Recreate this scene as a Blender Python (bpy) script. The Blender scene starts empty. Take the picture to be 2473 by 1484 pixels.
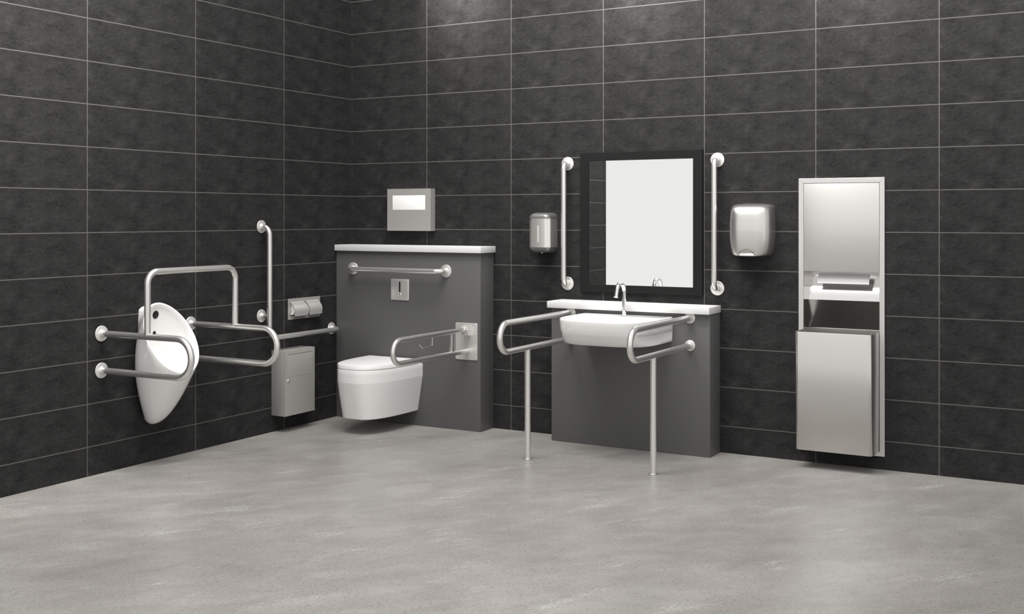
import bpy, bmesh, math
from math import sin, cos, pi, radians
from mathutils import Vector, Matrix

scene = bpy.context.scene
COL = scene.collection

# ------------------------------------------------------------------ camera
cam_data = bpy.data.cameras.new('camera')
cam = bpy.data.objects.new('camera', cam_data)
COL.objects.link(cam)
cam.location = (4.648, -6.004, 1.30075)
cam.rotation_euler = (pi / 2, 0, math.asin(0.4948))
cam_data.sensor_width = 36.0
cam_data.lens = 2734.0 / 2473.0 * 36.0
cam_data.shift_y = -217.5 / 2473.0
cam_data.clip_end = 100
scene.camera = cam

# ------------------------------------------------------------------ world, lights, exposure
world = bpy.data.worlds.new('studio_daylight')
scene.world = world
world.use_nodes = True
bg = world.node_tree.nodes['Background']
bg.inputs['Color'].default_value = (1.0, 0.995, 0.985, 1)
bg.inputs['Strength'].default_value = 1.0


def area_light(name, loc, target, size, size_y, power, color=(1, 0.98, 0.95)):
    d = bpy.data.lights.new(name, 'AREA')
    d.shape = 'RECTANGLE'
    d.size, d.size_y, d.energy, d.color = size, size_y, power, color
    o = bpy.data.objects.new(name, d)
    COL.objects.link(o)
    o.location = loc
    o.rotation_euler = (Vector(target) - Vector(loc)).to_track_quat('-Z', 'Y').to_euler()
    return o


def spot_light(name, loc, target, power, angle, blend, radius=0.05, color=(1, 0.95, 0.9)):
    d = bpy.data.lights.new(name, 'SPOT')
    d.energy, d.spot_size, d.spot_blend, d.shadow_soft_size, d.color = power, radians(angle), blend, radius, color
    o = bpy.data.objects.new(name, d)
    COL.objects.link(o)
    o.location = loc
    o.rotation_euler = (Vector(target) - Vector(loc)).to_track_quat('-Z', 'Y').to_euler()
    return o


area_light('overhead_fill_light', (1.7, -2.1, 4.4), (1.6, -1.4, 0), 2.6, 2.4, 175)  # soft fill added overhead for top light, no ceiling fitting behind it
wash = area_light('added_wall_fill_light', (2.9, -1.15, 3.75), (2.9, 0.0, 2.45), 3.8, 0.3, 41)  # added strip that brightens the upper back wall, not a real fitting
wash.data.spread = radians(75)
wash = area_light('added_wall_fill_light', (1.15, -3.2, 3.75), (0.0, -3.2, 2.3), 2.4, 0.3, 38)  # same kind of added strip, lifting the left wall
wash.data.spread = radians(75)
for sx in (0.88, 2.1, 3.32, 4.54):
    spot_light('downlight', (sx, -0.45, 3.20), (sx, 0.0, 2.78), 150, 58, 1.0, 0.06)
for sy in (-2.85, -3.9):
    spot_light('downlight', (0.45, sy, 3.20), (0.0, sy, 2.78), 130, 58, 1.0, 0.06)

vs = scene.view_settings
scene.display_settings.display_device = 'sRGB'
vs.view_transform = 'Standard'
vs.look = 'None'
vs.exposure = 0.0
vs.gamma = 1.0
vs.use_curve_mapping = False


# ------------------------------------------------------------------ materials
def new_mat(name):
    m = bpy.data.materials.new(name)
    m.use_nodes = True
    nt = m.node_tree
    b = nt.nodes['Principled BSDF']
    return m, nt, b


def nd(nt, typ, **kw):
    n = nt.nodes.new(typ)
    for k, v in kw.items():
        setattr(n, k, v)
    return n


def mth(nt, op, a, b=None, c=None, clamp=False):
    n = nt.nodes.new('ShaderNodeMath')
    n.operation = op
    n.use_clamp = clamp
    for i, v in enumerate((a, b, c)):
        if v is None:
            continue
        if isinstance(v, (int, float)):
            n.inputs[i].default_value = v
        else:
            nt.links.new(v, n.inputs[i])
    return n.outputs[0]


def ramp(nt, fac, stops):
    n = nt.nodes.new('ShaderNodeValToRGB')
    e = n.color_ramp.elements
    while len(e) < len(stops):
        e.new(0.5)
    for el, (p, c) in zip(e, stops):
        el.position = p
        el.color = c if len(c) == 4 else (*c, 1)
    nt.links.new(fac, n.inputs[0])
    return n.outputs[0]


def g(v, a=1.0):
    return (v, v, v, a)


def noise(nt, vec, scale, detail=4.0, rough=0.55, dist=0.0):
    n = nt.nodes.new('ShaderNodeTexNoise')
    n.inputs['Scale'].default_value = scale
    n.inputs['Detail'].default_value = detail
    n.inputs['Roughness'].default_value = rough
    n.inputs['Distortion'].default_value = dist
    if vec is not None:
        nt.links.new(vec, n.inputs['Vector'])
    return n.outputs['Fac']


def plain(name, color, rough, metallic=0.0, spec=0.5, var=0.0, bump=0.0, coat=0.0, scale=40.0):
    """Simple surface; a faint noise keeps roughness and tone from being perfectly even."""
    m, nt, b = new_mat(name)
    b.inputs['Base Color'].default_value = (*color, 1)
    b.inputs['Roughness'].default_value = rough
    b.inputs['Metallic'].default_value = metallic
    b.inputs['Specular IOR Level'].default_value = spec
    b.inputs['Coat Weight'].default_value = coat
    b.inputs['Coat Roughness'].default_value = 0.05
    tc = nd(nt, 'ShaderNodeTexCoord')
    if var > 0:
        f = noise(nt, tc.outputs['Object'], scale, 3)
        r = mth(nt, 'MULTIPLY_ADD', f, var, rough - var / 2)
        nt.links.new(r, b.inputs['Roughness'])
    if bump > 0:
        f = noise(nt, tc.outputs['Object'], 900, 2)
        bp = nd(nt, 'ShaderNodeBump')
        bp.inputs['Strength'].default_value = bump
        bp.inputs['Distance'].default_value = 0.0006
        nt.links.new(f, bp.inputs['Height'])
        nt.links.new(bp.outputs[0], b.inputs['Normal'])
    return m


TILE_H = 0.215
TILE_Z0 = 0.1474


def tile_mat(name, axis, width, offset):
    m, nt, b = new_mat(name)
    tc = nd(nt, 'ShaderNodeTexCoord')
    sp = nd(nt, 'ShaderNodeSeparateXYZ')
    nt.links.new(tc.outputs['Object'], sp.inputs[0])
    a = sp.outputs['X' if axis == 0 else 'Y']
    u = mth(nt, 'FRACT', mth(nt, 'DIVIDE', mth(nt, 'SUBTRACT', a, offset), width))
    v = mth(nt, 'FRACT', mth(nt, 'DIVIDE', mth(nt, 'SUBTRACT', sp.outputs['Z'], TILE_Z0), TILE_H))
    # every tile carries the same printed slate pattern
    cb = nd(nt, 'ShaderNodeCombineXYZ')
    nt.links.new(mth(nt, 'MULTIPLY', u, 0.62), cb.inputs[0])
    nt.links.new(mth(nt, 'MULTIPLY', v, 0.215), cb.inputs[1])
    vec = cb.outputs[0]
    mp = nd(nt, 'ShaderNodeMapping', vector_type='TEXTURE')
    mp.inputs['Scale'].default_value = (2.3, 1.0, 1.0)
    mp.inputs['Rotation'].default_value = (0, 0, radians(10))
    nt.links.new(vec, mp.inputs[0])
    blot = noise(nt, mp.outputs[0], 20, 8, 0.66, 0.0)
    cloud = noise(nt, vec, 9, 3, 0.5, 0.0)
    fine = noise(nt, mp.outputs[0], 120, 5, 0.7, 0.0)
    v1 = noise(nt, vec, 13, 6, 0.62, 0.25)
    v3 = noise(nt, mp.outputs[0], 24, 6, 0.62, 0.2)
    mpc = nd(nt, 'ShaderNodeMapping', vector_type='TEXTURE')
    mpc.inputs['Scale'].default_value = (2.0, 0.8, 1.0)
    mpc.inputs['Rotation'].default_value = (0, 0, radians(14))
    nt.links.new(vec, mpc.inputs[0])
    v2 = noise(nt, mpc.outputs[0], 15, 7, 0.62, 0.15)
    msk = noise(nt, vec, 10, 3, 0.6)
    tone = mth(nt, 'MULTIPLY_ADD', blot, 0.6, mth(nt, 'MULTIPLY', cloud, 0.4))
    base = ramp(nt, tone, [(0.36, g(0.0180)), (0.46, g(0.0245)), (0.54, g(0.0280)), (0.64, g(0.0350))])
    # dark cracks
    crack = mth(nt, 'ABSOLUTE', mth(nt, 'SUBTRACT', v2, 0.5))
    crackf = ramp(nt, crack, [(0.0, g(0.45)), (0.020, g(1.0))])
    mx = nd(nt, 'ShaderNodeMix', data_type='RGBA', blend_type='MULTIPLY')
    nt.links.new(ramp(nt, msk, [(0.38, g(0.9)), (0.55, g(0.1))]), mx.inputs['Factor'])
    nt.links.new(base, mx.inputs['A'])
    nt.links.new(crackf, mx.inputs['B'])
    # pale hairline veins, two interleaved sets
    ve1 = ramp(nt, mth(nt, 'ABSOLUTE', mth(nt, 'SUBTRACT', v1, 0.5)), [(0.0, g(1.0)), (0.010, g(0.0))])
    ve2 = ramp(nt, mth(nt, 'ABSOLUTE', mth(nt, 'SUBTRACT', v3, 0.54)), [(0.0, g(0.8)), (0.009, g(0.0))])
    mskf = ramp(nt, msk, [(0.44, g(0.1)), (0.6, g(1))])
    vf = mth(nt, 'MULTIPLY', mth(nt, 'MULTIPLY', mth(nt, 'MAXIMUM', ve1, ve2), mskf), 0.5)
    mx2 = nd(nt, 'ShaderNodeMix', data_type='RGBA', blend_type='MIX')
    nt.links.new(vf, mx2.inputs['Factor'])
    nt.links.new(mx.outputs['Result'], mx2.inputs['A'])
    mx2.inputs['B'].default_value = g(0.078)
    # fine mottling
    mx3 = nd(nt, 'ShaderNodeMix', data_type='RGBA', blend_type='MULTIPLY')
    mx3.inputs['Factor'].default_value = 0.5
    nt.links.new(mx2.outputs['Result'], mx3.inputs['A'])
    nt.links.new(ramp(nt, fine, [(0.3, g(0.8)), (0.7, g(1.2))]), mx3.inputs['B'])
    # grout joints
    du = mth(nt, 'MULTIPLY', mth(nt, 'MINIMUM', u, mth(nt, 'SUBTRACT', 1.0, u)), width)
    dv = mth(nt, 'MULTIPLY', mth(nt, 'MINIMUM', v, mth(nt, 'SUBTRACT', 1.0, v)), TILE_H)
    gf = mth(nt, 'LESS_THAN', mth(nt, 'MINIMUM', du, dv), 0.0021)
    mx4 = nd(nt, 'ShaderNodeMix', data_type='RGBA', blend_type='MIX')
    nt.links.new(gf, mx4.inputs['Factor'])
    nt.links.new(mx3.outputs['Result'], mx4.inputs['A'])
    mx4.inputs['B'].default_value = (0.125, 0.119, 0.113, 1)
    nt.links.new(mx4.outputs['Result'], b.inputs['Base Color'])
    rr = mth(nt, 'MULTIPLY_ADD', blot, 0.18, 0.36)
    rg = mth(nt, 'MULTIPLY_ADD', gf, 0.35, rr)
    nt.links.new(rg, b.inputs['Roughness'])
    b.inputs['Specular IOR Level'].default_value = 0.03
    bp = nd(nt, 'ShaderNodeBump')
    bp.inputs['Strength'].default_value = 0.25
    bp.inputs['Distance'].default_value = 0.002
    h = mth(nt, 'SUBTRACT', blot, mth(nt, 'MULTIPLY', gf, 0.6))
    nt.links.new(h, bp.inputs['Height'])
    nt.links.new(bp.outputs[0], b.inputs['Normal'])
    return m


def floor_mat():
    m, nt, b = new_mat('floor_stone')
    tc = nd(nt, 'ShaderNodeTexCoord')
    o = tc.outputs['Object']
    mp = nd(nt, 'ShaderNodeMapping', vector_type='TEXTURE')
    mp.inputs['Rotation'].default_value = (0, 0, radians(52))
    mp.inputs['Scale'].default_value = (1.3, 0.75, 1.0)
    nt.links.new(o, mp.inputs[0])
    big = noise(nt, mp.outputs[0], 1.1, 4, 0.55, 0.3)
    mid = noise(nt, mp.outputs[0], 5.0, 4, 0.6, 0.4)
    grain = noise(nt, o, 85, 4, 0.62)
    base = ramp(nt, mth(nt, 'MULTIPLY_ADD', mid, 0.45, mth(nt, 'MULTIPLY', big, 0.55)),
                [(0.34, (0.245, 0.233, 0.220)), (0.5, (0.305, 0.292, 0.277)), (0.66, (0.375, 0.361, 0.345))])
    mx = nd(nt, 'ShaderNodeMix', data_type='RGBA', blend_type='MULTIPLY')
    mx.inputs['Factor'].default_value = 0.8
    nt.links.new(base, mx.inputs['A'])
    nt.links.new(ramp(nt, grain, [(0.28, g(0.72)), (0.44, g(0.95)), (0.58, g(1.05)), (0.75, g(1.18))]), mx.inputs['B'])
    # small dark pits
    vo = nd(nt, 'ShaderNodeTexVoronoi')
    vo.inputs['Scale'].default_value = 48
    vo.inputs['Randomness'].default_value = 1.0
    warp = nd(nt, 'ShaderNodeMapping')
    warp.inputs['Scale'].default_value = (1.25, 0.9, 1.0)
    nt.links.new(o, warp.inputs[0])
    wob = nd(nt, 'ShaderNodeTexNoise')
    wob.inputs['Scale'].default_value = 60
    nt.links.new(o, wob.inputs['Vector'])
    wadd = nd(nt, 'ShaderNodeMix', data_type='RGBA', blend_type='ADD')
    wadd.inputs['Factor'].default_value = 0.025
    nt.links.new(warp.outputs[0], wadd.inputs['A'])
    nt.links.new(wob.outputs['Color'], wadd.inputs['B'])
    nt.links.new(wadd.outputs['Result'], vo.inputs['Vector'])
    pit = mth(nt, 'SUBTRACT', 0.36, vo.outputs['Distance'])
    sel = nd(nt, 'ShaderNodeSeparateColor')
    nt.links.new(vo.outputs['Color'], sel.inputs[0])
    pick = mth(nt, 'GREATER_THAN', sel.outputs[0], 0.55)
    pitf = mth(nt, 'MULTIPLY', mth(nt, 'MULTIPLY', mth(nt, 'MULTIPLY', pit, 7, clamp=True), pick), 0.36)
    mx2 = nd(nt, 'ShaderNodeMix', data_type='RGBA', blend_type='MIX')
    nt.links.new(pitf, mx2.inputs['Factor'])
    nt.links.new(mx.outputs['Result'], mx2.inputs['A'])
    mx2.inputs['B'].default_value = (0.17, 0.162, 0.15, 1)
    # pale mineral streaks
    mp2 = nd(nt, 'ShaderNodeMapping', vector_type='TEXTURE')
    mp2.inputs['Rotation'].default_value = (0, 0, radians(57))
    mp2.inputs['Scale'].default_value = (1.5, 0.45, 1.0)
    nt.links.new(o, mp2.inputs[0])
    stk = noise(nt, mp2.outputs[0], 3.1, 8, 0.72, 0.1)
    sf = mth(nt, 'MULTIPLY', ramp(nt, stk, [(0.57, g(0)), (0.72, g(1))]), 0.75)
    sf = mth(nt, 'MULTIPLY', sf, ramp(nt, grain, [(0.40, g(0.1)), (0.62, g(1))]))
    mx3 = nd(nt, 'ShaderNodeMix', data_type='RGBA', blend_type='MIX')
    nt.links.new(sf, mx3.inputs['Factor'])
    nt.links.new(mx2.outputs['Result'], mx3.inputs['A'])
    mx3.inputs['B'].default_value = (0.62, 0.615, 0.6, 1)
    nt.links.new(mx3.outputs['Result'], b.inputs['Base Color'])
    nt.links.new(mth(nt, 'MULTIPLY_ADD', grain, 0.16, 0.28), b.inputs['Roughness'])
    b.inputs['Specular IOR Level'].default_value = 0.38
    bp = nd(nt, 'ShaderNodeBump')
    bp.inputs['Strength'].default_value = 0.12
    bp.inputs['Distance'].default_value = 0.002
    nt.links.new(grain, bp.inputs['Height'])
    nt.links.new(bp.outputs[0], b.inputs['Normal'])
    return m


def paper_mat():
    m, nt, b = new_mat('embossed_paper')
    tc = nd(nt, 'ShaderNodeTexCoord')
    ck = nd(nt, 'ShaderNodeTexVoronoi')
    ck.inputs['Scale'].default_value = 190
    ck.inputs['Randomness'].default_value = 0.0
    mp = nd(nt, 'ShaderNodeMapping')
    mp.inputs['Rotation'].default_value = (0, radians(45), 0)
    nt.links.new(tc.outputs['Object'], mp.inputs[0])
    nt.links.new(mp.outputs[0], ck.inputs['Vector'])
    nt.links.new(ramp(nt, ck.outputs['Distance'], [(0.1, g(0.84)), (0.7, g(0.7))]), b.inputs['Base Color'])
    b.inputs['Roughness'].default_value = 0.9
    bp = nd(nt, 'ShaderNodeBump')
    bp.inputs['Strength'].default_value = 0.5
    bp.inputs['Distance'].default_value = 0.001
    nt.links.new(ck.outputs['Distance'], bp.inputs['Height'])
    nt.links.new(bp.outputs[0], b.inputs['Normal'])
    return m


M = dict(
    back_tile=tile_mat('slate_tile_wide', 0, 0.6188, 0.6049),
    left_tile=tile_mat('slate_tile_long', 1, 0.7345, -0.6650),
    floor=floor_mat(),
    tube=plain('satin_steel_tube', (0.80, 0.785, 0.765), 0.30, 0.85, var=0.04),
    sheet=plain('brushed_steel_sheet', (0.635, 0.617, 0.594), 0.48, 0.68),
    plate=plain('satin_steel_plate', (0.78, 0.765, 0.745), 0.36, 0.65, var=0.05),
    door=plain('brushed_steel_door', (0.66, 0.65, 0.635), 0.33, 0.85),
    binsteel=plain('brushed_steel_bin', (0.59, 0.575, 0.555), 0.27, 0.92),
    inner=plain('polished_steel_lining', (0.74, 0.725, 0.71), 0.15, 1.0),
    cover=plain('satin_steel_cover', (0.66, 0.645, 0.625), 0.30, 0.92),
    soap=plain('brushed_steel_cover', (0.80, 0.78, 0.755), 0.33, 0.85),
    chrome=plain('chrome', (0.88, 0.88, 0.88), 0.035, 1.0),
    ceramic=plain('white_ceramic', (0.80, 0.795, 0.785), 0.09, spec=0.5, coat=0.2),
    ceramic_satin=plain('white_satin_ceramic', (0.80, 0.795, 0.785), 0.28, spec=0.45),
    lid=plain('white_seat_plastic', (0.88, 0.877, 0.87), 0.3, spec=0.4),
    solid=plain('white_solid_surface', (0.67, 0.67, 0.665), 0.45, spec=0.35, var=0.05),
    panel=plain('grey_laminate_panel', (0.103, 0.103, 0.103), 0.42, spec=0.35, var=0.05, bump=0.03, scale=300),
    foot=plain('satin_steel_foot', (0.45, 0.44, 0.425), 0.45, 0.8),
    unit_frame=plain('satin_steel_trim', (0.61, 0.60, 0.588), 0.40, 0.7, var=0.04),
    frame=plain('black_mirror_frame', (0.016, 0.016, 0.016), 0.7, spec=0.03),
    mirror=plain('mirror_silver', (0.83, 0.83, 0.825), 0.0, 1.0),
    dark=plain('black_plastic', (0.012, 0.012, 0.012), 0.3, spec=0.4),
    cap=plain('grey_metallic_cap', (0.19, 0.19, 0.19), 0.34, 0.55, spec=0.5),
    liner=plain('white_tissue', (0.90, 0.90, 0.89), 0.85, spec=0.1),
    paper=paper_mat(),
    window=plain('frosted_level_window', (0.52, 0.515, 0.505), 0.35),
)


# ------------------------------------------------------------------ mesh helpers
def origin_of(o):
    while o is not None and o.parent is not None:
        o = o.parent
    return o.location.copy() if o is not None else Vector((0, 0, 0))


def thing(name, label, cat, loc, group=None):
    o = bpy.data.objects.new(name, None)
    o.empty_display_size = 0.05
    COL.objects.link(o)
    o.location = loc
    tag(o, label, cat, group)
    return o


def tag(o, label=None, cat=None, group=None, kind=None):
    for k, v in (('label', label), ('category', cat), ('group', group), ('kind', kind)):
        if v:
            o[k] = v
    return o


def build(name, bm, m, parent=None, label=None, loc=None, sharp=32):
    """Link a bmesh given in world coordinates as one mesh object."""
    off = origin_of(parent) if parent is not None else Vector(loc or (0, 0, 0))
    bmesh.ops.remove_doubles(bm, verts=bm.verts, dist=1e-6)
    bmesh.ops.recalc_face_normals(bm, faces=bm.faces)
    bmesh.ops.translate(bm, verts=bm.verts, vec=-off)
    me = bpy.data.meshes.new(name)
    bm.to_mesh(me)
    bm.free()
    me.materials.append(m)
    for p in me.polygons:
        p.use_smooth = True
    me.set_sharp_from_angle(angle=radians(sharp))
    o = bpy.data.objects.new(name, me)
    COL.objects.link(o)
    if parent is not None:
        o.parent = parent
    else:
        o.location = off
    if label:
        o['label'] = label
    return o


def add_box(bm, lo, hi, bevel=0.0, seg=2):
    vs_ = [bm.verts.new((x, y, z)) for x in (lo[0], hi[0]) for y in (lo[1], hi[1]) for z in (lo[2], hi[2])]
    fs = [(0, 1, 3, 2), (4, 6, 7, 5), (0, 4, 5, 1), (2, 3, 7, 6), (0, 2, 6, 4), (1, 5, 7, 3)]
    faces = [bm.faces.new([vs_[i] for i in f]) for f in fs]
    if bevel > 0:
        edges = list({e for f in faces for e in f.edges})
        bmesh.ops.bevel(bm, geom=edges, offset=bevel, offset_type='OFFSET', segments=seg, profile=0.5, affect='EDGES')
    return bm


def box(lo, hi, bevel=0.0, seg=2):
    return add_box(bmesh.new(), lo, hi, bevel, seg)


def loft(bm, rings, cap0=True, cap1=True, closed=True):
    vr = [[bm.verts.new(p) for p in r] for r in rings]
    n = len(vr[0])
    for a, b in zip(vr, vr[1:]):
        for i in range(n if closed else n - 1):
            j = (i + 1) % n
            try:
                bm.faces.new((a[i], a[j], b[j], b[i]))
            except ValueError:
                pass
    if cap0:
        bm.faces.new(vr[0][::-1])
    if cap1:
        bm.faces.new(vr[-1])
    return vr


def fillet(pts, rads, seg=10):
    pts = [Vector(p) for p in pts]
    out = [pts[0]]
    for i in range(1, len(pts) - 1):
        p, a, b = pts[i], pts[i - 1], pts[i + 1]
        r = rads[i - 1] if isinstance(rads, (list, tuple)) else rads
        d1, d2 = (a - p).normalized(), (b - p).normalized()
        ang = d1.angle(d2)
        t = r / math.tan(ang / 2)
        t = min(t, (a - p).length * 0.999, (b - p).length * 0.999)
        r = t * math.tan(ang / 2)
        c = p + (d1 + d2).normalized() * (r / sin(ang / 2))
        s, e = p + d1 * t - c, p + d2 * t - c
        tot = s.angle(e)
        ax = s.cross(e).normalized()
        for k in range(seg + 1):
            out.append(c + Matrix.Rotation(tot * k / seg, 3, ax) @ s)
    out.append(pts[-1])
    return out


def add_tube(bm, path, r, seg=20, cap=True):
    path = [Vector(p) for p in path]
    clean = [path[0]]
    for p in path[1:]:
        if (p - clean[-1]).length > 1e-5:
            clean.append(p)
    path = clean
    tang = []
    for i in range(len(path)):
        a, b = path[max(i - 1, 0)], path[min(i + 1, len(path) - 1)]
        tang.append((b - a).normalized())
    up = Vector((0, 0, 1)) if abs(tang[0].z) < 0.9 else Vector((1, 0, 0))
    n = (up - tang[0] * up.dot(tang[0])).normalized()
    rings = []
    for i, p in enumerate(path):
        n = (n - tang[i] * n.dot(tang[i])).normalized()
        b = tang[i].cross(n)
        rr = r[i] if isinstance(r, (list, tuple)) else r
        rings.append([p + (n * cos(2 * pi * k / seg) + b * sin(2 * pi * k / seg)) * rr for k in range(seg)])
    loft(bm, rings, cap, cap)
    return bm


def add_lathe(bm, origin, axis, profile, seg=32):
    """profile: (distance along axis, radius); ends are closed."""
    o, a = Vector(origin), Vector(axis).normalized()
    u = a.orthogonal().normalized()
    w = a.cross(u)
    rings = [[o + a * h + (u * cos(2 * pi * k / seg) + w * sin(2 * pi * k / seg)) * max(r, 1e-4) for k in range(seg)]
             for h, r in profile]
    loft(bm, rings)
    return bm


def flange_bm(p, axis, R=0.040, rt=0.016):
    return add_lathe(bmesh.new(), p, axis, [
        (0.0004, R - 0.001), (0.0010, R), (0.0034, R), (0.0048, R - 0.0014), (0.0056, R - 0.006), (0.0068, rt + 0.0105),
        (0.0090, rt + 0.0055), (0.0130, rt + 0.0028), (0.0155, rt + 0.0016), (0.0162, rt - 0.001)], 44)


def d_ring(x0, x1, yb, s, L, n, z, N=44, exp_scale=None):
    """Plan outline of a wall-hung fixture: flat back at yb, superellipse front reaching yb-L."""
    a, xc = (x1 - x0) / 2, (x0 + x1) / 2
    out = [(x0, yb, z)]
    for k in range(N + 1):
        t = -1 + 2 * k / N
        t = sin(t * pi / 2)
        out.append((xc + a * t, yb - s - (L - s) * max(0.0, 1 - abs(t) ** n) ** (1 / n), z))
    out.append((x1, yb, z))
    return out


# ------------------------------------------------------------------ setting
def wall_with_hole(name, m, axis, lo, hi, hole):
    """Wall slab; axis 0 runs along X, axis 1 along Y; hole = (a0, a1, z0, z1) cut right through."""
    bm = bmesh.new()
    a0, a1, z0, z1 = hole
    i = axis

    def seg_box(s0, s1, b0, b1):
        l, h = list(lo), list(hi)
        l[i], h[i], l[2], h[2] = s0, s1, b0, b1
        add_box(bm, l, h)
    seg_box(lo[i], a0, lo[2], hi[2])
    seg_box(a1, hi[i], lo[2], hi[2])
    seg_box(a0, a1, lo[2], z0)
    seg_box(a0, a1, z1, hi[2])
    return tag(build(name, bm, m), kind='structure')


fl = build('floor', box((-5, -13, -0.1), (10, 0.25, 0.0)), M['floor'])
tag(fl, kind='structure')
wall_with_hole('wall_back', M['back_tile'], 0, (-0.25, 0.0, 0.0), (8.0, 0.25, 3.45), (3.012, 3.414, 0.085, 1.484))
wall_with_hole('wall_left', M['left_tile'], 1, (-0.25, -4.03, 0.0), (0.0, 0.0, 3.45), (-0.616, -0.347, 0.684, 0.781))

# ------------------------------------------------------------------ boxed-out panels and ledges
FY = -0.158          # front of the toilet boxing
GY = -0.166          # front of the basin boxing
o = build('duct_panel', box((0.001, FY, 0.0), (1.100, -0.0005, 1.0820), 0.003, 3), M['panel'], loc=(0.55, -0.08, 0))
tag(o, 'dark grey boxed-out wall panel behind the white toilet, in the room corner', 'wall panel')
o = build('duct_panel', box((1.588, GY, 0.0), (2.5535, -0.0005, 0.7735), 0.003, 3), M['panel'], loc=(2.07, -0.08, 0))
tag(o, 'low dark grey boxed-out wall panel carrying the washbasin', 'wall panel')
o = build('ledge_shelf', box((0.002, -0.178, 1.0823), (1.114, -0.0005, 1.1210), 0.0015, 2), M['solid'], loc=(0.55, -0.09, 1.0823))
tag(o, 'white slab ledge on top of the tall grey panel behind the toilet', 'ledge')
o = build('ledge_shelf', box((1.571, -0.190, 0.7738), (2.557, -0.0005, 0.8125), 0.0015, 2), M['solid'], loc=(2.07, -0.09, 0.7738))
tag(o, 'white slab ledge on the low grey panel under the mirror', 'ledge')

# ------------------------------------------------------------------ toilet
toilet = thing('toilet', 'white wall-hung toilet with closed lid on the grey panel', 'toilet', (0.484, -0.40, 0.092))
bm = bmesh.new()
X0, X1, W0, W1 = 0.288, 0.680, 0.325, 0.643
yb = FY + 0.0003
prof = [  # z, blend toward base (0 top outline, 1 base outline), inset
    (0.0920, 1.0, 0.010), (0.0935, 1.0, 0.004), (0.0975, 1.0, 0.0), (0.102, 0.979, 0), (0.17, 0.664, 0), (0.24, 0.340, 0), (0.305, 0.039, 0),
    (0.3118, 0.0079, 0), (0.3135, 0.0012, 0), (0.3150, 0.0, 0), (0.322, 0.0, 0), (0.36, 0.0, 0.0), (0.3855, 0.0, 0.0), (0.3895, 0.0, 0.0015), (0.3905, 0.0, 0.005)]
rings = []
for z, k, ins in prof:
    x0, x1 = X0 + (W0 - X0) * k + ins, X1 + (W1 - X1) * k - ins
    rings.append(d_ring(x0, x1, yb, 0.02 * (1 - k), 0.496 + (0.452 - 0.496) * k - ins, 2.70 + 0.6 * k, z))
loft(bm, rings)
build('bowl', bm, M['ceramic_satin'], toilet)
bm = bmesh.new()
rings = []
for z, ins in ((0.3907, 0.008), (0.3912, 0.0075), (0.3950, 0.0075), (0.3956, 0.008)):
    rings.append(d_ring(X0 + ins, X1 - ins, yb - 0.035, 0.01, 0.459 - ins, 2.70, z))
loft(bm, rings)
build('seat', bm, M['lid'], toilet)
bm = bmesh.new()
rings = []
for z, ins in ((0.3944, 0.004), (0.3949, 0.0016), (0.3958, 0.001), (0.4175, 0.001), (0.4190, 0.0018), (0.4198, 0.005)):
    rings.append(d_ring(X0 + ins, X1 - ins, yb - 0.030, 0.015, 0.464 - ins, 2.70, z))
loft(bm, rings)
build('lid', bm, M['lid'], toilet)
for hx in (0.40, 0.568):
    build('hinge', add_tube(bmesh.new(), [(hx - 0.018, yb - 0.020, 0.4015), (hx + 0.018, yb - 0.020, 0.4015)], 0.0105), M['chrome'], toilet)

# ------------------------------------------------------------------ grab rail over the toilet
rail = thing('grab_rail', 'horizontal steel grab rail across the grey panel above the toilet', 'grab rail', (0.496, FY, 0.968))
pth = fillet([(0.139, FY - 0.012, 0.968), (0.139, FY - 0.066, 0.968), (0.853, FY - 0.066, 0.968), (0.853, FY - 0.012, 0.968)], 0.045)
build('bar', add_tube(bmesh.new(), pth, 0.0155, 24), M['tube'], rail)
for fx in (0.139, 0.853):
    build('flange', flange_bm((fx, FY, 0.968), (0, -1, 0)), M['plate'], rail)

# ------------------------------------------------------------------ flush plate
fp = thing('flush_plate', 'small square steel flush plate with a black sensor slot', 'flush plate', (0.511, FY, 0.777))
build('plate', box((0.443, FY - 0.0075, 0.777), (0.579, FY - 0.0003, 0.9105), 0.006, 4), M['plate'], fp)
bm = bmesh.new()
ring = []
for k in range(24):
    a = 2 * pi * k / 24
    ring.append((0.511 + 0.0055 * cos(a), (0.028 if sin(a) >= 0 else -0.028) + 0.0055 * sin(a)))
loft(bm, [[(x, FY - yy, 0.861 + z) for x, z in ring] for yy in (0.0076, 0.0086)])
build('sensor_window', bm, M['dark'], fp)
build('lock_button', add_lathe(bmesh.new(), (0.511, FY - 0.0076, 0.8115), (0, -1, 0),
      [(0, 0.0098), (0.0025, 0.0098), (0.004, 0.008), (0.0022, 0.0055), (0.0022, 0.0)], 28), M['chrome'], fp)

# ------------------------------------------------------------------ fold-down rail beside the toilet
fd = thing('fold_down_grab_rail', 'fold-down steel grab rail hinged on a plate right of the toilet', 'grab rail', (1.0, FY, 0.432))
def rounded_plate(x0, x1, z0, z1, r, ys):
    out = []
    for y, i in ys:
        ring = []
        for cx, cz, a0 in ((x1 - r, z1 - r, 0), (x0 + r, z1 - r, 90), (x0 + r, z0 + r, 180), (x1 - r, z0 + r, 270)):
            for k in range(7):
                a_ = radians(a0 + 15 * k)
                ring.append((cx + (r - i) * cos(a_), y, cz + (r - i) * sin(a_)))
        out.append(ring)
    return out
bm = bmesh.new()
loft(bm, rounded_plate(0.924, 1.080, 0.432, 0.6565, 0.0075, ((FY - 0.0003, 0.0), (FY - 0.0038, 0.0), (FY - 0.0050, 0.0012))))
build('mounting_plate', bm, M['plate'], fd)
mp_ = fd.children[0]
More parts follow.
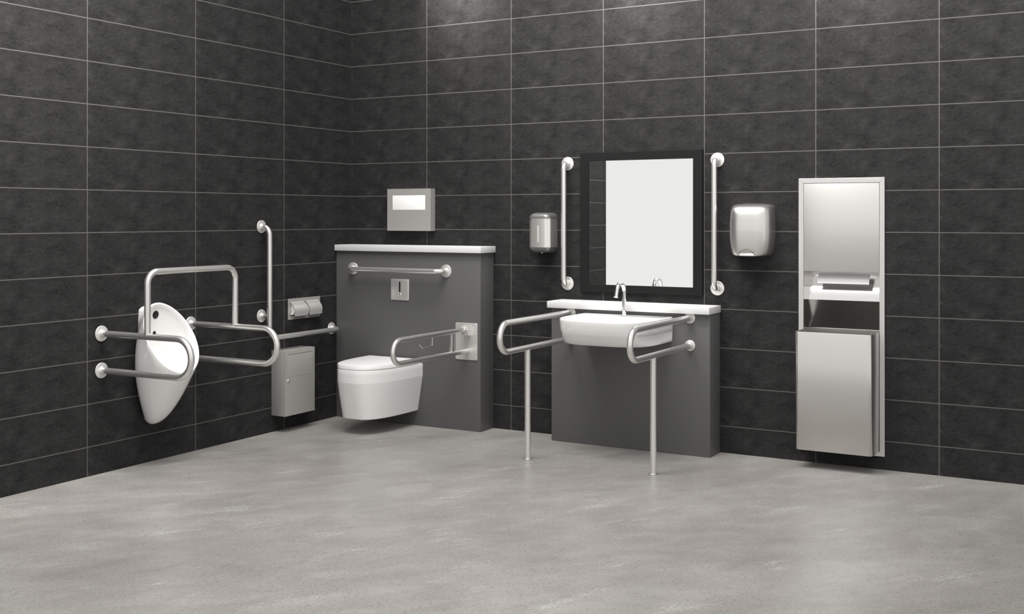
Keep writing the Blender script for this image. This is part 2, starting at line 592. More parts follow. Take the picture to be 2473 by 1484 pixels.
for sx, sz in ((0.938, 0.643), (1.067, 0.643), (1.067, 0.590), (0.938, 0.590), (0.938, 0.445), (1.067, 0.445)):
    build('screw', add_lathe(bmesh.new(), (sx, FY - 0.0051, sz), (0, -1, 0), [(0, 0.0045), (0.0014, 0.0040), (0.0022, 0.002), (0.0023, 0.0)], 16), M['chrome'], mp_)
XR = 1.012
ys = FY - 0.715
pth = [(XR, FY - 0.047, 0.619)]
for k in range(21):
    a = pi / 2 + pi * k / 20
    pth.append((XR, ys + 0.0650 * cos(a), 0.554 + 0.0650 * sin(a)))
pth.append((XR, FY - 0.0052, 0.489))
build('rail', add_tube(bmesh.new(), pth, 0.0150, 24), M['tube'], fd)
bm = bmesh.new()
add_box(bm, (XR - 0.010, -0.352, 0.497), (XR + 0.010, -0.320, 0.611), 0.003, 3)
build('brace', bm, M['tube'], fd)
bm = bmesh.new()
for cx in (XR - 0.021, XR + 0.021):
    prof2 = [(-0.0052, 0.583), (-0.030, 0.583), (-0.040, 0.590)]
    for k in range(9):
        a = pi + 0.15 - (pi * 0.62) * k / 8
        prof2.append((-0.030 + 0.022 * cos(a), 0.618 + 0.022 * sin(a)))
    prof2.append((-0.0052, 0.645))
    loft(bm, [[(cx + dx, FY + y, z) for y, z in prof2] for dx in (-0.003, 0.003)])
add_box(bm, (XR - 0.017, FY - 0.050, 0.586), (XR + 0.017, FY - 0.010, 0.602), 0.002)
add_box(bm, (XR - 0.016, FY - 0.058, 0.603), (XR + 0.016, FY - 0.018, 0.637), 0.005, 3)
build('hinge_bracket', bm, M['plate'], fd)
build('hinge_pin', add_tube(bmesh.new(), [(XR - 0.029, FY - 0.030, 0.618), (XR + 0.029, FY - 0.030, 0.618)], 0.0050, 16), M['chrome'], fd)
pth = fillet([(XR, -0.549, 0.608), (XR, -0.549, 0.558), (XR, -0.650, 0.552), (XR, -0.680, 0.578)], [0.007, 0.010], 6)
build('paper_hook', add_tube(bmesh.new(), pth, 0.0031, 12), M['tube'], fd)

# ------------------------------------------------------------------ seat cover dispenser with its paper
sc = thing('seat_cover_dispenser', 'flat square steel seat cover dispenser on the wall above the toilet', 'dispenser', (0.499, 0, 1.2125))
bm = bmesh.new()
D0, D1, Z0, Z1 = 0.3315, 0.6675, 1.2125, 1.4815
wx0, wx1, wz0, wz1 = 0.3735, 0.6265, 1.3475, 1.4440
yf, ybk, ti = -0.0505, -0.0006, 0.030
def quad(bm, *p):
    bm.faces.new([bm.verts.new(q) for q in p])
def frame_face(bm, y, xs, zs):
    (a0, a1, a2, a3), (b0, b1, b2, b3) = xs, zs
    for i, (p, q) in enumerate(((a0, a1), (a1, a2), (a2, a3))):
        for j, (r, s) in enumerate(((b0, b1), (b1, b2), (b2, b3))):
            if i == 1 and j == 1:
                continue
            quad(bm, (p, y, r), (q, y, r), (q, y, s), (p, y, s))
frame_face(bm, yf, (D0, wx0, wx1, D1), (Z0, wz0, wz1, Z1))
for p, q in (((D0, Z0), (D1, Z0)), ((D1, Z0), (D1, Z1)), ((D1, Z1), (D0, Z1)), ((D0, Z1), (D0, Z0))):
    quad(bm, (p[0], yf, p[1]), (q[0], yf, q[1]), (q[0], ybk, q[1]), (p[0], ybk, p[1]))
for p, q in (((wx0, wz0), (wx1, wz0)), ((wx1, wz0), (wx1, wz1)), ((wx1, wz1), (wx0, wz1)), ((wx0, wz1), (wx0, wz0))):
    quad(bm, (p[0], yf, p[1]), (q[0], yf, q[1]), (q[0], yf + 0.002, q[1]), (p[0], yf + 0.002, p[1]))
quad(bm, (D0, ybk, Z0), (D1, ybk, Z0), (D1, ybk, Z1), (D0, ybk, Z1))
build('body', bm, M['sheet'], sc)
o = build('seat_cover_pack', box((wx0 - 0.02, -0.0475, wz0 - 0.02), (wx1 + 0.02, -0.014, wz1 + 0.02), 0.002), M['liner'], loc=(0.5, -0.03, wz0 - 0.02))
tag(o, 'white paper seat covers showing in the slot of the square steel dispenser', 'paper')

# ------------------------------------------------------------------ urinal
def bez(p, a, b, q, t):
    s = 1 - t
    return p * (s ** 3) + a * (3 * s * s * t) + b * (3 * s * t * t) + q * (t ** 3)


UY = -1.743
ur = thing('urinal', 'white ceramic urinal with an oval opening between arched steel rails', 'urinal', (0, UY, 0.20))
NU = 72
eg = dict(xt=0.069, zt=0.849, xl=0.276, zl=0.487, h=0.166, k=0.051)


def egg_pt(ph, inset=0.0, sink=0.0):
    s = (1 - cos(ph)) / 2
    w = (eg['h'] - inset) * sin(ph) * (1 + eg['k'] * (s - .5) * 2)
    L = math.hypot(eg['xl'] - eg['xt'], eg['zl'] - eg['zt'])
    ex, ez = (eg['xl'] - eg['xt']) / L, (eg['zl'] - eg['zt']) / L
    nx, nz = -ez, ex            # points up and out of the opening
    d = inset + s * (L - 2 * inset)
    return Vector((eg['xt'] + ex * d - nx * sink, UY + w, eg['zt'] + ez * d - nz * sink))


def back_pt(ph):
    # outline where the shell meets the wall: narrow upright spine, rounded foot
    s = (1 - cos(ph)) / 2
    z = 0.8312 - s * (0.8312 - 0.2184)
    w = (0.0594 + (0.0229 - 0.0594) * s + 0.0276 * 4 * s * (1 - s)) * min(1.0, (abs(sin(ph)) * 3.0) ** 0.6)
    return Vector((0.0006, UY + (w if sin(ph) >= 0 else -w), z))


bm = bmesh.new()
cols = []
for i in range(NU):
    ph = 2 * pi * i / NU
    s = (1 - cos(ph)) / 2
    R, B = egg_pt(ph), back_pt(ph)
    side = sin(ph)
    # control points: the shell leaves the rim nearly square to it, then sweeps to the wall
    A = R + Vector((-0.0178 - 0.0605 * s - 0.0698 * s ** 3, -0.0121 * side + 0.0031 * side * 4 * s * (1 - s), -0.012 - 0.2722 * s * s))
    C = B + Vector((0.02 + 0.0136 * s + 0.0159 * s ** 4 + 0.0136 * abs(side),
                    -0.028 * side + 0.0986 * side * s + 0.0694 * side * 4 * s * (1 - s), -0.0329 * s ** 3))
    col = [bez(R, A, C, B, t) for t in [k / 15 for k in range(16)]]
    cols.append(col)
rim_out = [c[0] for c in cols]
outer = [[c[k] for c in cols] for k in range(16)]
rim_mid = [egg_pt(2 * pi * i / NU, 0.005, -0.0035) for i in range(NU)]
rim_in = [egg_pt(2 * pi * i / NU, 0.011, -0.001) for i in range(NU)]
inner_rings = []
for k in range(1, 10):
    t = k / 10
    ring = []
    for i in range(NU):
        ph = 2 * pi * i / NU
        p = egg_pt(ph, 0.011 + 0.004 * t, 0.004)
        c = Vector((0.075, UY, 0.500))
        depth = 1 - (1 - t) ** 2
        q = p.lerp(c, t ** 1.35)
        q.x = p.x + (max(0.022, 0.045) - p.x) * depth if p.x > 0.045 else p.x
        ring.append(q)
    inner_rings.append(ring)
rings = outer[::-1] + [rim_mid, rim_in] + inner_rings
loft(bm, rings, True, True)
from mathutils.bvhtree import BVHTree
bm.normal_update()
bowl_tree = BVHTree.FromBMesh(bm)
build('body', bm, M['ceramic'], ur, sharp=60)
def disc_on_bowl(px, y, z, r, nrm, name, mat, t=0.004):
    return build(name, add_lathe(bmesh.new(), (px, y, z), nrm, [(0, r), (t, r), (t + 0.001, r * 0.9), (t + 0.001, 0)], 28), mat, ur)
for fz, fr, fname in ((0.785, 0.0215, 'sensor_eye'), (0.688, 0.0105, 'water_inlet')):
    hit, nrm, _, _ = bowl_tree.ray_cast(Vector((0.6, UY - 0.003, fz)), Vector((-1, 0, 0)))
    if nrm.x < 0:
        nrm = -nrm
    p0 = hit - nrm * 0.004
    disc_on_bowl(p0.x, p0.y, p0.z, fr, nrm, fname, M['dark'], 0.0055)

# ------------------------------------------------------------------ arched rails around the urinal
ul = thing('urinal_grab_rail', 'double looped steel rail with a tall arch standing around the urinal', 'grab rail', (0, UY, 0.523))
YN, YF = -2.048, -1.438
for yy in (YN, YF):
    pth = [(0.012, yy, 0.710)]
    for k in range(25):
        a = pi / 2 - pi * k / 24
        pth.append((0.5325 + 0.0935 * cos(a), yy, 0.6165 + 0.0935 * sin(a)))
    pth.append((0.012, yy, 0.523))
    build('side_rail', add_tube(bmesh.new(), pth, 0.016, 24), M['tube'], ul)
    for zz in (0.710, 0.523):
        build('flange', flange_bm((0, yy, zz), (1, 0, 0)), M['plate'], ul)
pth = fillet([(0.330, YN, 0.712), (0.330, YN, 1.030), (0.330, YF, 1.030), (0.330, YF, 0.712)], 0.062, 14)
build('arch', add_tube(bmesh.new(), pth, 0.0158, 24), M['tube'], ul)

# ------------------------------------------------------------------ L-shaped rail
lr = thing('angled_grab_rail', 'L-shaped steel grab rail on the left wall between urinal and corner', 'grab rail', (0, -0.55, 0.578))
XO = 0.066
pth = fillet([(0.012, -0.869, 1.243), (XO, -0.869, 1.243), (XO, -0.869, 0.579), (XO, -0.208, 0.579), (0.012, -0.208, 0.579)], [0.050, 0.060, 0.045], 10)
build('bar', add_tube(bmesh.new(), pth, 0.0155, 24), M['tube'], lr)
build('stub', add_tube(bmesh.new(), [(0.012, -0.869, 0.710), (XO, -0.869, 0.710)], 0.0140, 20), M['tube'], lr)
for yy, zz in ((-0.869, 1.243), (-0.869, 0.710), (-0.208, 0.579)):
    build('flange', flange_bm((0, yy, zz), (1, 0, 0), 0.039), M['plate'], lr)

# ------------------------------------------------------------------ double toilet roll holder
tp = thing('toilet_roll_holder', 'recessed double toilet roll holder with two curved steel hoods', 'roll holder', (0, -0.478, 0.667))
bm = bmesh.new()
ya, yz_ = [-0.631, -0.612, -0.487, -0.472, -0.351, -0.325], [0.6665, 0.687, 0.778, 0.796]
for i in range(5):
    for j in range(3):
        if j == 1 and i in (1, 3):
            continue
        add_box(bm, (0.0004, ya[i], yz_[j]), (0.0032, ya[i + 1], yz_[j + 1]))
build('plate', bm, M['sheet'], tp)
bm = bmesh.new()
q0, q1, r0, r1, xd = -0.6155, -0.3475, 0.6845, 0.7805, -0.058
for p in ([(xd, q0, r0), (xd, q1, r0), (xd, q1, r1), (xd, q0, r1)], [(0, q0, r0), (0, q1, r0), (xd, q1, r0), (xd, q0, r0)],
          [(0, q0, r1), (0, q1, r1), (xd, q1, r1), (xd, q0, r1)], [(0, q0, r0), (0, q0, r1), (xd, q0, r1), (xd, q0, r0)],
          [(0, q1, r0), (0, q1, r1), (xd, q1, r1), (xd, q1, r0)]):
    quad(bm, *p)
build('recess_box', bm, M['sheet'], tp)
ctrl = [Vector(p) for p in ((0.0034, 0.7775), (0.026, 0.757), (0.0385, 0.739), (0.0432, 0.722), (0.0415, 0.703), (0.0400, 0.6895))]
prof = []
for k in range(len(ctrl) - 1):
    p0, p1, p2, p3 = ctrl[max(k - 1, 0)], ctrl[k], ctrl[k + 1], ctrl[min(k + 2, len(ctrl) - 1)]
    for q in range(6):
        t_ = q / 6
        v_ = 0.5 * ((2 * p1) + (p2 - p0) * t_ + (2 * p0 - 5 * p1 + 4 * p2 - p3) * t_ ** 2 + (3 * p1 - p0 - 3 * p2 + p3) * t_ ** 3)
        prof.append((v_.x, v_.y))
prof.append(tuple(ctrl[-1]))
for h0, h1, l0, l1 in ((-0.612, -0.486, -0.612, -0.509), (-0.4715, -0.350, -0.4715, -0.368)):
    bm = bmesh.new()
    n = len(prof)
    loop = prof + [(x - 0.0016, z - 0.0006) for x, z in prof[::-1]]
    loft(bm, [[(x, y, z) for x, z in loop] for y in (h0, h1)])
    hd = build('hood', bm, M['plate'], tp)
    bm = bmesh.new()
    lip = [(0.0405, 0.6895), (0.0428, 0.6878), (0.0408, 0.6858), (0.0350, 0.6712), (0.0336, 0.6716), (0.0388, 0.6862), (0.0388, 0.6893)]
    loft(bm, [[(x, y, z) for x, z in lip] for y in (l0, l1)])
    build('lip', bm, M['cap'], hd, label='metal lip with its shade put in as darker grey')  # darker metal stands in for shade on the downturned lip
build('hub', add_lathe(bmesh.new(), (0.0005, -0.6105, 0.731), (0, 1, 0), [(0, 0.010), (0.0045, 0.008), (0.0046, 0)], 20), M['plate'], tp)
for y0, y1, lab in ((-0.601, -0.496, 'white toilet roll under the left hood of the double steel holder'),
                    (-0.463, -0.361, 'white toilet roll under the right hood of the double steel holder')):
    bm = bmesh.new()
    cx, cz = -0.008, 0.7310
    seg = 36
    rr = [(0.0380, y0 + 0.001), (0.0392, y0 + 0.003), (0.0392, y1 - 0.003), (0.0380, y1 - 0.001), (0.013, y1 - 0.001), (0.013, y0 + 0.001)]
    rings = [[(cx + r * cos(2 * pi * k / seg), y, cz + r * sin(2 * pi * k / seg)) for k in range(seg)] for r, y in rr]
    loft(bm, rings + [rings[0]], False, False)
    o = build('toilet_roll', bm, M['liner'], loc=(cx, (y0 + y1) / 2, cz - 0.04))
    tag(o, lab, 'toilet roll', 'rolls in the double holder')

# ------------------------------------------------------------------ sanitary bin on the left wall
wb = thing('sanitary_bin', 'narrow steel bin with a lock on the left wall below the rail', 'bin', (0, -0.642, 0.1015))
B0, B1, BZ0, BZ1, BX = -0.780, -0.504, 0.1015, 0.4955, 0.107
build('body', box((0.0005, B0, BZ0), (BX - 0.004, B1, BZ1), 0.0015), M['sheet'], wb)
bm = bmesh.new()
for lo, hi in (((BX - 0.0038, B0, BZ0), (BX, B1, 0.3325)), ((BX - 0.0038, B0, 0.472), (BX, B1, BZ1)),
               ((BX - 0.0038, B0, 0.3325), (BX, -0.757, 0.472)), ((BX - 0.0038, -0.529, 0.3325), (BX, B1, 0.472))):
    add_box(bm, lo, hi)
dr = build('door', bm, M['sheet'], wb)
bm = bmesh.new()
loft(bm, [[(BX - 0.0036, y, z), (BX + xo, y, z)] + [(BX - 0.0036, y, z + 0.002)] for y, z, xo in ()] or
     [[(x, y, z) for x, z in ((BX - 0.0036, 0.3345), (BX - 0.0008, 0.3345), (BX - 0.0008, 0.462), (BX - 0.0036, 0.4705))] for y in (-0.7555, -0.5305)])
build('flap', bm, M['sheet'], wb)
build('lock', add_lathe(bmesh.new(), (BX, -0.747, 0.313), (1, 0, 0), [(0, 0.0085), (0.004, 0.0085), (0.0055, 0.007), (0.0055, 0.0)], 24), M['chrome'], wb)

# ------------------------------------------------------------------ washbasin
wbn = thing('washbasin', 'white ceramic washbasin hung on the low grey panel', 'washbasin', (2.072, -0.40, 0.612))
bm = bmesh.new()
yb = GY - 0.0005
bx0, bx1 = 1.804, 2.340
def bring(z, ins, L, s, n, ybk=yb, back_in=0.0):
    return d_ring(bx0 + ins, bx1 - ins, ybk - back_in, s, L, n, z, 72)
def grip(ring, dlt):
    out = []
    xc, a = (bx0 + bx1) / 2, (bx1 - bx0) / 2
    for x, y, z in ring:
        w = min(1.0, max(0.0, (abs(x - xc) / a - 0.78) / 0.16))
        w = w * w * (3 - 2 * w)
        if y > yb - 0.03:
            w *= max(0.0, min(1.0, (yb - 0.004 - y) / 0.026))
        out.append((x - math.copysign(dlt * w, x - xc), y, z))
    return out
rings = [bring(0.6140, 0.016, 0.388, 0.14, 3.3), bring(0.6150, 0.010, 0.398, 0.14, 3.3), bring(0.6185, 0.006, 0.406, 0.145, 3.3),
         grip(bring(0.628, 0.0045, 0.416, 0.148, 3.3), 0.003), grip(bring(0.640, 0.0035, 0.427, 0.150, 3.3), 0.008), grip(bring(0.652, 0.003, 0.4345, 0.152, 3.3), 0.013),
         grip(bring(0.664, 0.002, 0.441, 0.155, 3.3), 0.016), grip(bring(0.674, 0.0017, 0.4465, 0.156, 3.3), 0.015), grip(bring(0.680, 0.0015, 0.449, 0.156, 3.3), 0.009), grip(bring(0.684, 0.0013, 0.450, 0.157, 3.3), 0.002),
         bring(0.688, 0.0012, 0.4515, 0.157, 3.3), bring(0.705, 0.0010, 0.4555, 0.158, 3.3), bring(0.728, 0.0004, 0.459, 0.160, 3.3), bring(0.744, 0.0, 0.460, 0.160, 3.3),
         bring(0.7500, 0.0008, 0.4592, 0.160, 3.3), bring(0.7522, 0.003, 0.457, 0.160, 3.3), bring(0.7530, 0.006, 0.454, 0.160, 3.3),
         bring(0.7527, 0.014, 0.446, 0.160, 3.3, back_in=0.0)]
# inner bowl starts in front of the tap deck
deck = 0.105
def iring(z, ins, L0, n=3.0):
    return d_ring(bx0 + ins, bx1 - ins, yb - deck - (ins - 0.018) * 0.5, 0.04, L0, n, z, 72)
rings += [iring(0.7515, 0.018, 0.336), iring(0.748, 0.021, 0.331), iring(0.715, 0.030, 0.315), iring(0.675, 0.050, 0.280),
          iring(0.650, 0.085, 0.225), iring(0.642, 0.14, 0.15), iring(0.640, 0.22, 0.06)]
loft(bm, rings)
build('bowl', bm, M['ceramic'], wbn, sharp=50)
build('drain', add_lathe(bmesh.new(), (2.072, -0.36, 0.6402), (0, 0, 1), [(0, 0.024), (0.002, 0.022), (0.002, 0)], 24), M['chrome'], wbn)

# ------------------------------------------------------------------ tap
tap = thing('tap', 'chrome swan-neck tap standing on the white washbasin', 'tap', (2.078, -0.229, 0.753))
pth = [(2.078, -0.229, 0.757), (2.078, -0.229, 0.80), (2.078, -0.229, 0.85)]
for k in range(19):
    a = radians(160) * k / 18
    pth.append((2.078, -0.279 + 0.050 * cos(a), 0.8835 + 0.050 * sin(a)))
a = radians(160)
end = Vector(pth[-1]) + Vector((0, -sin(a), cos(a))) * 0.040
pth.append(tuple(end - Vector((0, -sin(a), cos(a))) * 0.003))
build('spout', add_tube(bmesh.new(), pth, 0.0122, 28), M['chrome'], tap)
build('base_ring', add_lathe(bmesh.new(), (2.078, -0.229, 0.7532), (0, 0, 1), [(0, 0.0185), (0.0035, 0.0185), (0.005, 0.016), (0.0055, 0.0125)], 32), M['chrome'], tap)
build('aerator', add_lathe(bmesh.new(), end - Vector((0, -sin(a), cos(a))) * 0.004, (0, -sin(a), cos(a)),
      [(0, 0.0122), (0.0005, 0.0132), (0.006, 0.0132), (0.0066, 0.012), (0.0066, 0.0)], 28), M['chrome'], tap)

# ------------------------------------------------------------------ floor-standing rails beside the basin
def floor_rail(x, px, ytip, label):
    t = thing('support_rail', label, 'grab rail', (x, -0.684, 0), 'support rails beside the washbasin')
    zc, r = 0.6755, 0.0752
    cy = ytip + 0.016 + r
    pth = [(x, GY - 0.012, zc + r)]
    for k in range(25):
        a_ = pi / 2 + pi * k / 24
        pth.append((x, cy + r * cos(a_), zc + r * sin(a_)))
    pth.append((x, GY - 0.012, zc - r))
    build('loop_rail', add_tube(bmesh.new(), pth, 0.016, 24), M['tube'], t)
    build('post', add_tube(bmesh.new(), [(x, -0.684, 0.003), (x, -0.684, 0.597)], 0.016, 24), M['tube'], t)
    build('foot', add_lathe(bmesh.new(), (x, -0.684, 0.0003), (0, 0, 1), [(0, 0.024), (0.0035, 0.024), (0.006, 0.021), (0.0075, 0.0165), (0.0075, 0.015)], 32), M['foot'], t)
    for z in (zc + r, zc - r):
        build('flange', flange_bm((x, GY, z), (0, -1, 0), 0.030), M['plate'], t)


floor_rail(1.716, 1.722, -0.998, 'steel support rail with floor post left of the washbasin')
floor_rail(2.440, 2.447, -0.994, 'steel support rail with floor post right of the washbasin')

# ------------------------------------------------------------------ vertical grab rails by the mirror
for x, lab in ((1.6105, 'vertical steel grab rail on the wall left of the mirror'),
               (2.5375, 'vertical steel grab rail on the wall right of the mirror')):
    t = thing('vertical_grab_rail', lab, 'grab rail', (x, 0, 0.9065), 'upright grab rails beside the mirror')
    pth = fillet([(x, -0.012, 0.9065), (x, -0.055, 0.9065), (x, -0.055, 1.617), (x, -0.012, 1.617)], 0.038, 10)
    build('bar', add_tube(bmesh.new(), pth, 0.0155, 24), M['tube'], t)
    for z in (0.9065, 1.617):
        build('flange', flange_bm((x, 0, z), (0, -1, 0)), M['plate'], t)

# ------------------------------------------------------------------ mirror
mi = thing('mirror', 'large rectangular mirror in a wide black frame above the washbasin', 'mirror', (2.078, 0, 0.861))
bm = bmesh.new()
fo, fi = (1.701, 2.456, 0.8615, 1.6775), (1.756, 2.4005, 0.9065, 1.6285)
def rect(b, y):
    return [(b[0], y, b[2]), (b[1], y, b[2]), (b[1], y, b[3]), (b[0], y, b[3])]
def grow(b, d):
    return (b[0] - d, b[1] + d, b[2] - d, b[3] + d)
loft(bm, [rect(fo, -0.0006), rect(fo, -0.0165), rect(grow(fo, -0.0015), -0.018), rect(grow(fi, 0.001), -0.018), rect(fi, -0.017), rect(fi, -0.0115)], False, False)
build('frame', bm, M['frame'], mi)
build('glass', box((1.7555, -0.0125, 0.906), (2.401, -0.0045, 1.629)), M['mirror'], mi)

# ------------------------------------------------------------------ soap dispenser
sd = thing('soap_dispenser', 'small steel soap dispenser with grey caps left of the mirror', 'soap dispenser', (1.471, 0, 1.087))
def oct_ring(x0, x1, d, c, z, rnd=0.0):
    pts = [(x0, -0.0006), (x0, -(d - c)), (x0 + c, -d), (x1 - c, -d), (x1, -(d - c)), (x1, -0.0006)]
    return [(x, y, z) for x, y in pts]
def soft_ring(x0, x1, d, r, z, yb_=-0.0006, k=8):
    out = [(x0, yb_, z)]
    for j in range(k + 1):
        a_ = pi + (pi / 2) * j / k
        out.append((x0 + r + r * cos(a_), -(d - r) + r * sin(a_), z))
    for j in range(k + 1):
        a_ = 1.5 * pi + (pi / 2) * j / k
        out.append((x1 - r + r * cos(a_), -(d - r) + r * sin(a_), z))
    out.append((x1, yb_, z))
    return out
SX0, SX1, SDp = 1.402, 1.542, 0.116
bm = bmesh.new()
rc = 0.024
loft(bm, [oct_ring(SX0, SX1, SDp, rc, z) for z in (1.1215, 1.2920)])
bmesh.ops.bevel(bm, geom=[e for e in bm.edges if abs(e.verts[0].co.z - e.verts[1].co.z) > 0.1 and e.verts[0].co.y < -0.05], offset=0.0035, segments=3, affect='EDGES', profile=0.5)
cov = build('cover', bm, M['soap'], sd, sharp=60)
bm = bmesh.new()
rings = []
for z, i in ((1.2922, -0.0005), (1.300, 0.0), (1.309, 0.003), (1.317, 0.009), (1.3225, 0.018), (1.3255, 0.029), (1.3265, 0.042)):
    ii = max(i, 0)
    rings.append(soft_ring(SX0 + i, SX1 - i, SDp - i, max(rc + 0.006 - ii * 0.2, 0.008), z))
loft(bm, rings)
build('top_cap', bm, M['cap'], sd, sharp=60)
bm = bmesh.new()
rings = []
for z, i in ((1.1213, -0.0005), (1.114, 0.001), (1.105, 0.005), (1.097, 0.012), (1.0915, 0.022), (1.089, 0.034)):
    ii = max(i, 0)
    rings.append(soft_ring(SX0 + i, SX1 - i, SDp - i, max(rc + 0.006 - ii * 0.2, 0.008), z))
loft(bm, rings)
build('bottom_cap', bm, M['cap'], sd, sharp=60)
bm = bmesh.new()
ring = []
for k in range(24):
    a_ = 2 * pi * k / 24
    ring.append((0.0044 * cos(a_), (0.0465 if sin(a_) >= 0 else -0.0465) + 0.0044 * sin(a_)))
loft(bm, [[(1.4725 + x, -SDp - yy, 1.201 + z) for x, z in ring] for yy in (0.0002, 0.0012)])
build('level_window', bm, M['window'], sd)
build('nozzle', add_lathe(bmesh.new(), (1.474, -0.068, 1.0892), (0, 0, -1), [(0, 0.0085), (0.003, 0.008), (0.007, 0.004), (0.0085, 0.0)], 20), M['chrome'], sd)

# ------------------------------------------------------------------ hand dryer
hd = thing('hand_dryer', 'domed steel hand dryer on the wall right of the mirror', 'hand dryer', (2.744, 0, 1.086))
HX, HZ, HW, HH, HD = 2.7440, 1.2300, 0.1205, 0.1435, 0.128
bm = bmesh.new()
NS, NT = 56, 60
grid = []
for j in range(NT + 1):
    row = []
    tv = sin((-1 + 2 * j / NT) * pi / 2)
    for i in range(NS + 1):
        sv = sin((-1 + 2 * i / NS) * pi / 2)
        # square -> rounded rectangle outline
        kx = (1 - (0.15 if tv < 0 else 0.06) * abs(tv) ** 2.6) * (1 - (1 - max(0.0, 1 - abs(tv) ** 14) ** (1 / 3)) * 0.10)
        kz = (1 - 0.055 * abs(sv) ** 3.0)
        x = HX + HW * sv * kx
        z = HZ + HH * tv * kz
        ds = max(0.0, 1 - abs(sv) ** 4.6) ** (1 / 2.3)
        dt = max(0.0, 1 - abs(tv) ** 7.0) ** (1 / 2.8) if tv > 0 else max(0.0, 1 - abs(tv) ** 60) ** 0.25
        d = HD * ds * dt * (1 - 0.07 * tv * tv - 0.05 * max(tv, 0))
        # scooped air outlet low on the front
        e = ((sv + 0.02) / 0.52) ** 2 + ((tv + 1.0) / 0.27) ** 2
        if e < 1 and j > 0:
            d -= 0.026 * min(1.0, (tv + 1.0) / 0.24) * min(1.0, (1 - e) * 3.0)
        row.append((x, -0.0006 - max(d, 0.0), z))
    grid.append(row)
vg = [[bm.verts.new(p) for p in r] for r in grid]
for j in range(NT):
    for i in range(NS):
        bm.faces.new((vg[j][i], vg[j][i + 1], vg[j + 1][i + 1], vg[j + 1][i]))
build('cover', bm, M['cover'], hd, sharp=75)
build('air_outlet', box((HX - 0.030, -0.080, 1.0845), (HX + 0.022, -0.030, 1.0895), 0.001), M['dark'], hd)

# ------------------------------------------------------------------ recessed towel unit
tu = thing('towel_dispenser', 'tall recessed steel paper towel unit with a door above an open niche', 'towel dispenser', (3.213, 0, 0.068))
ox0, ox1, oz0, oz1 = 2.991, 3.435, 0.0685, 1.5055
ix0, ix1, iz0, iz1 = 3.017, 3.4095, 0.0925, 1.4790
bm = bmesh.new()
gsp = 0.0005
def strip(p0, p1, q1, q0):
    # outer edge p0-p1, inner edge q0-q1 (x, z); shallow moulded section
    def sec(p, q):
        P, Q = Vector((p[0], p[1])), Vector((q[0], q[1]))
        return [(P.x, -0.0006, P.y), (P.x, -0.0105, P.y), (P.lerp(Q, .06).x, -0.0120, P.lerp(Q, .06).y),
                (P.lerp(Q, .94).x, -0.0120, P.lerp(Q, .94).y), (Q.x, -0.0105, Q.y), (Q.x, -0.0006, Q.y)]
    d = (Vector(p1) - Vector(p0)).normalized() * gsp
    a0, a1 = Vector(p0) + d, Vector(p1) - d
    b0, b1 = Vector(q0) + d, Vector(q1) - d
    loft(bm, [sec(a0, b0), sec(a1, b1)])
strip((ox0, oz1), (ox1, oz1), (ix1, iz1), (ix0, iz1))
strip((ox1, oz1), (ox1, oz0), (ix1, iz0), (ix1, iz1))
strip((ox1, oz0), (ox0, oz0), (ix0, iz0), (ix1, iz0))
strip((ox0, oz0), (ox0, oz1), (ix0, iz1), (ix0, iz0))
build('frame', bm, M['unit_frame'], tu)
build('door', box((3.0185, -0.0100, 1.0145), (3.408, -0.0005, 1.4775), 0.0012), M['door'], tu)
# niche lining: sloping chute under the door, bent back panel, side cheeks
lin = [(0.000, 1.0140), (0.083, 0.9620), (0.052, 0.915), (0.038, 0.8610), (0.094, 0.7080), (0.110, 0.60), (0.110, 0.0925), (0.0, 0.0925)]
bm = bmesh.new()
loft(bm, [[(x, y, z) for y, z in lin[1:]] for x in (ix0, ix1)], False, False, closed=False)
for x in (ix0, ix1):
    quad(bm, (x, -0.0005, 0.0925), (x, 0.110, 0.0925), (x, 0.110, 1.014), (x, -0.0005, 1.014))
build('lining', bm, M['inner'], tu, sharp=20)
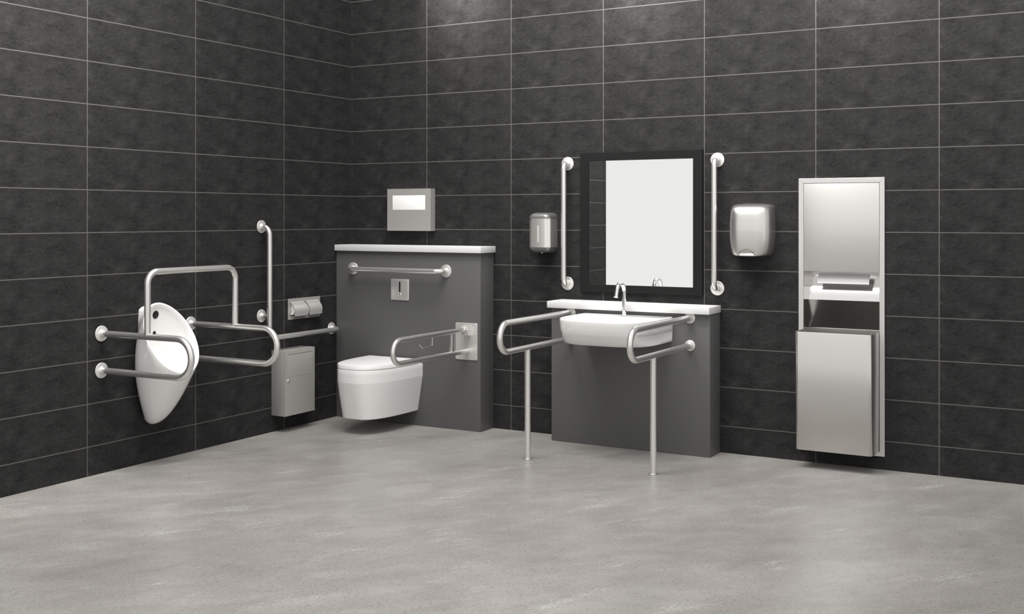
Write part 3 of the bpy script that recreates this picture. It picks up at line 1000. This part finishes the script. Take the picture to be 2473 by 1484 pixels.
# chute with the arched tear slot
bm = bmesh.new()
nx = 40
sx0, sx1 = 3.052, 3.386
def chute(y):
    return 1.0140 - (y / 0.083) * 0.052
ylo, yhi = 0.040, 0.044
rows = []
for i in range(nx + 1):
    x = ix0 + (ix1 - ix0) * i / nx
    t = (x - sx0) / (sx1 - sx0)
    lift = 0.0
    if 0 < t < 1:
        lift = 0.007 * sin(pi * t) ** 1.6
    rows.append((x, lift, 0 <= t <= 1))
top = [[(x, -0.0005, 1.0142), (x, ylo - 0.012, chute(ylo - 0.012)), (x, ylo, chute(ylo) + l * 0.9)] for x, l, s_ in rows]
bot = [[(x, yhi if s_ else ylo, chute(yhi if s_ else ylo)), (x, 0.083, 0.962)] for x, l, s_ in rows]
loft(bm, top, False, False, closed=False)
loft(bm, bot, False, False, closed=False)
build('chute', bm, M['inner'], tu)
# the sheet hanging from the slot
bm = bmesh.new()
pr = [(0.052, 0.996), (0.040, 0.9895), (0.030, 0.983), (0.022, 0.9735), (0.017, 0.962), (0.0155, 0.950)]
loop = pr + [(y + 0.0008, z - 0.0003) for y, z in pr[::-1]]
loft(bm, [[(x, y, z) for y, z in loop] for x in (3.084, 3.352)])
o = build('paper_towel', bm, M['paper'], loc=(3.218, 0.02, 0.95))
tag(o, 'white embossed paper towel hanging from the slot of the tall steel unit', 'paper towel')

# lift-out waste bin standing in the lower half of the unit
bn = thing('waste_bin', 'tall open-topped steel waste bin in the bottom of the towel unit', 'bin', (3.213, -0.06, 0.088))
bm = bmesh.new()
bX0, bX1 = 3.0185, 3.408
def bin_ring(z, yfr, ins=0.0, ybk=0.088):
    r = 0.020
    x0, x1 = bX0 + ins, bX1 - ins
    out = [(x0, ybk - ins, z)]
    for j in range(9):
        a_ = pi + (pi / 2) * j / 8
        out.append((x0 + r + r * cos(a_), yfr + ins + r + r * sin(a_), z))
    for j in range(9):
        a_ = 1.5 * pi + (pi / 2) * j / 8
        out.append((x1 - r + r * cos(a_), yfr + ins + r + r * sin(a_), z))
    out.append((x1, ybk - ins, z))
    return out
zb0, zb1, zr = 0.0935, 0.0880, 0.7075
rings = [bin_ring(0.0945, -0.168, 0.004), bin_ring(0.0955, -0.171, 0.001), bin_ring(0.098, -0.1715), bin_ring(0.40, -0.180), bin_ring(0.7068, -0.1885), bin_ring(zr, -0.1885, 0.0004),
         bin_ring(0.7068, -0.1885, 0.0014), bin_ring(0.55, -0.184, 0.0016), bin_ring(0.10, -0.1715, 0.0018)]
loft(bm, rings)
build('body', bm, M['binsteel'], bn, sharp=40)
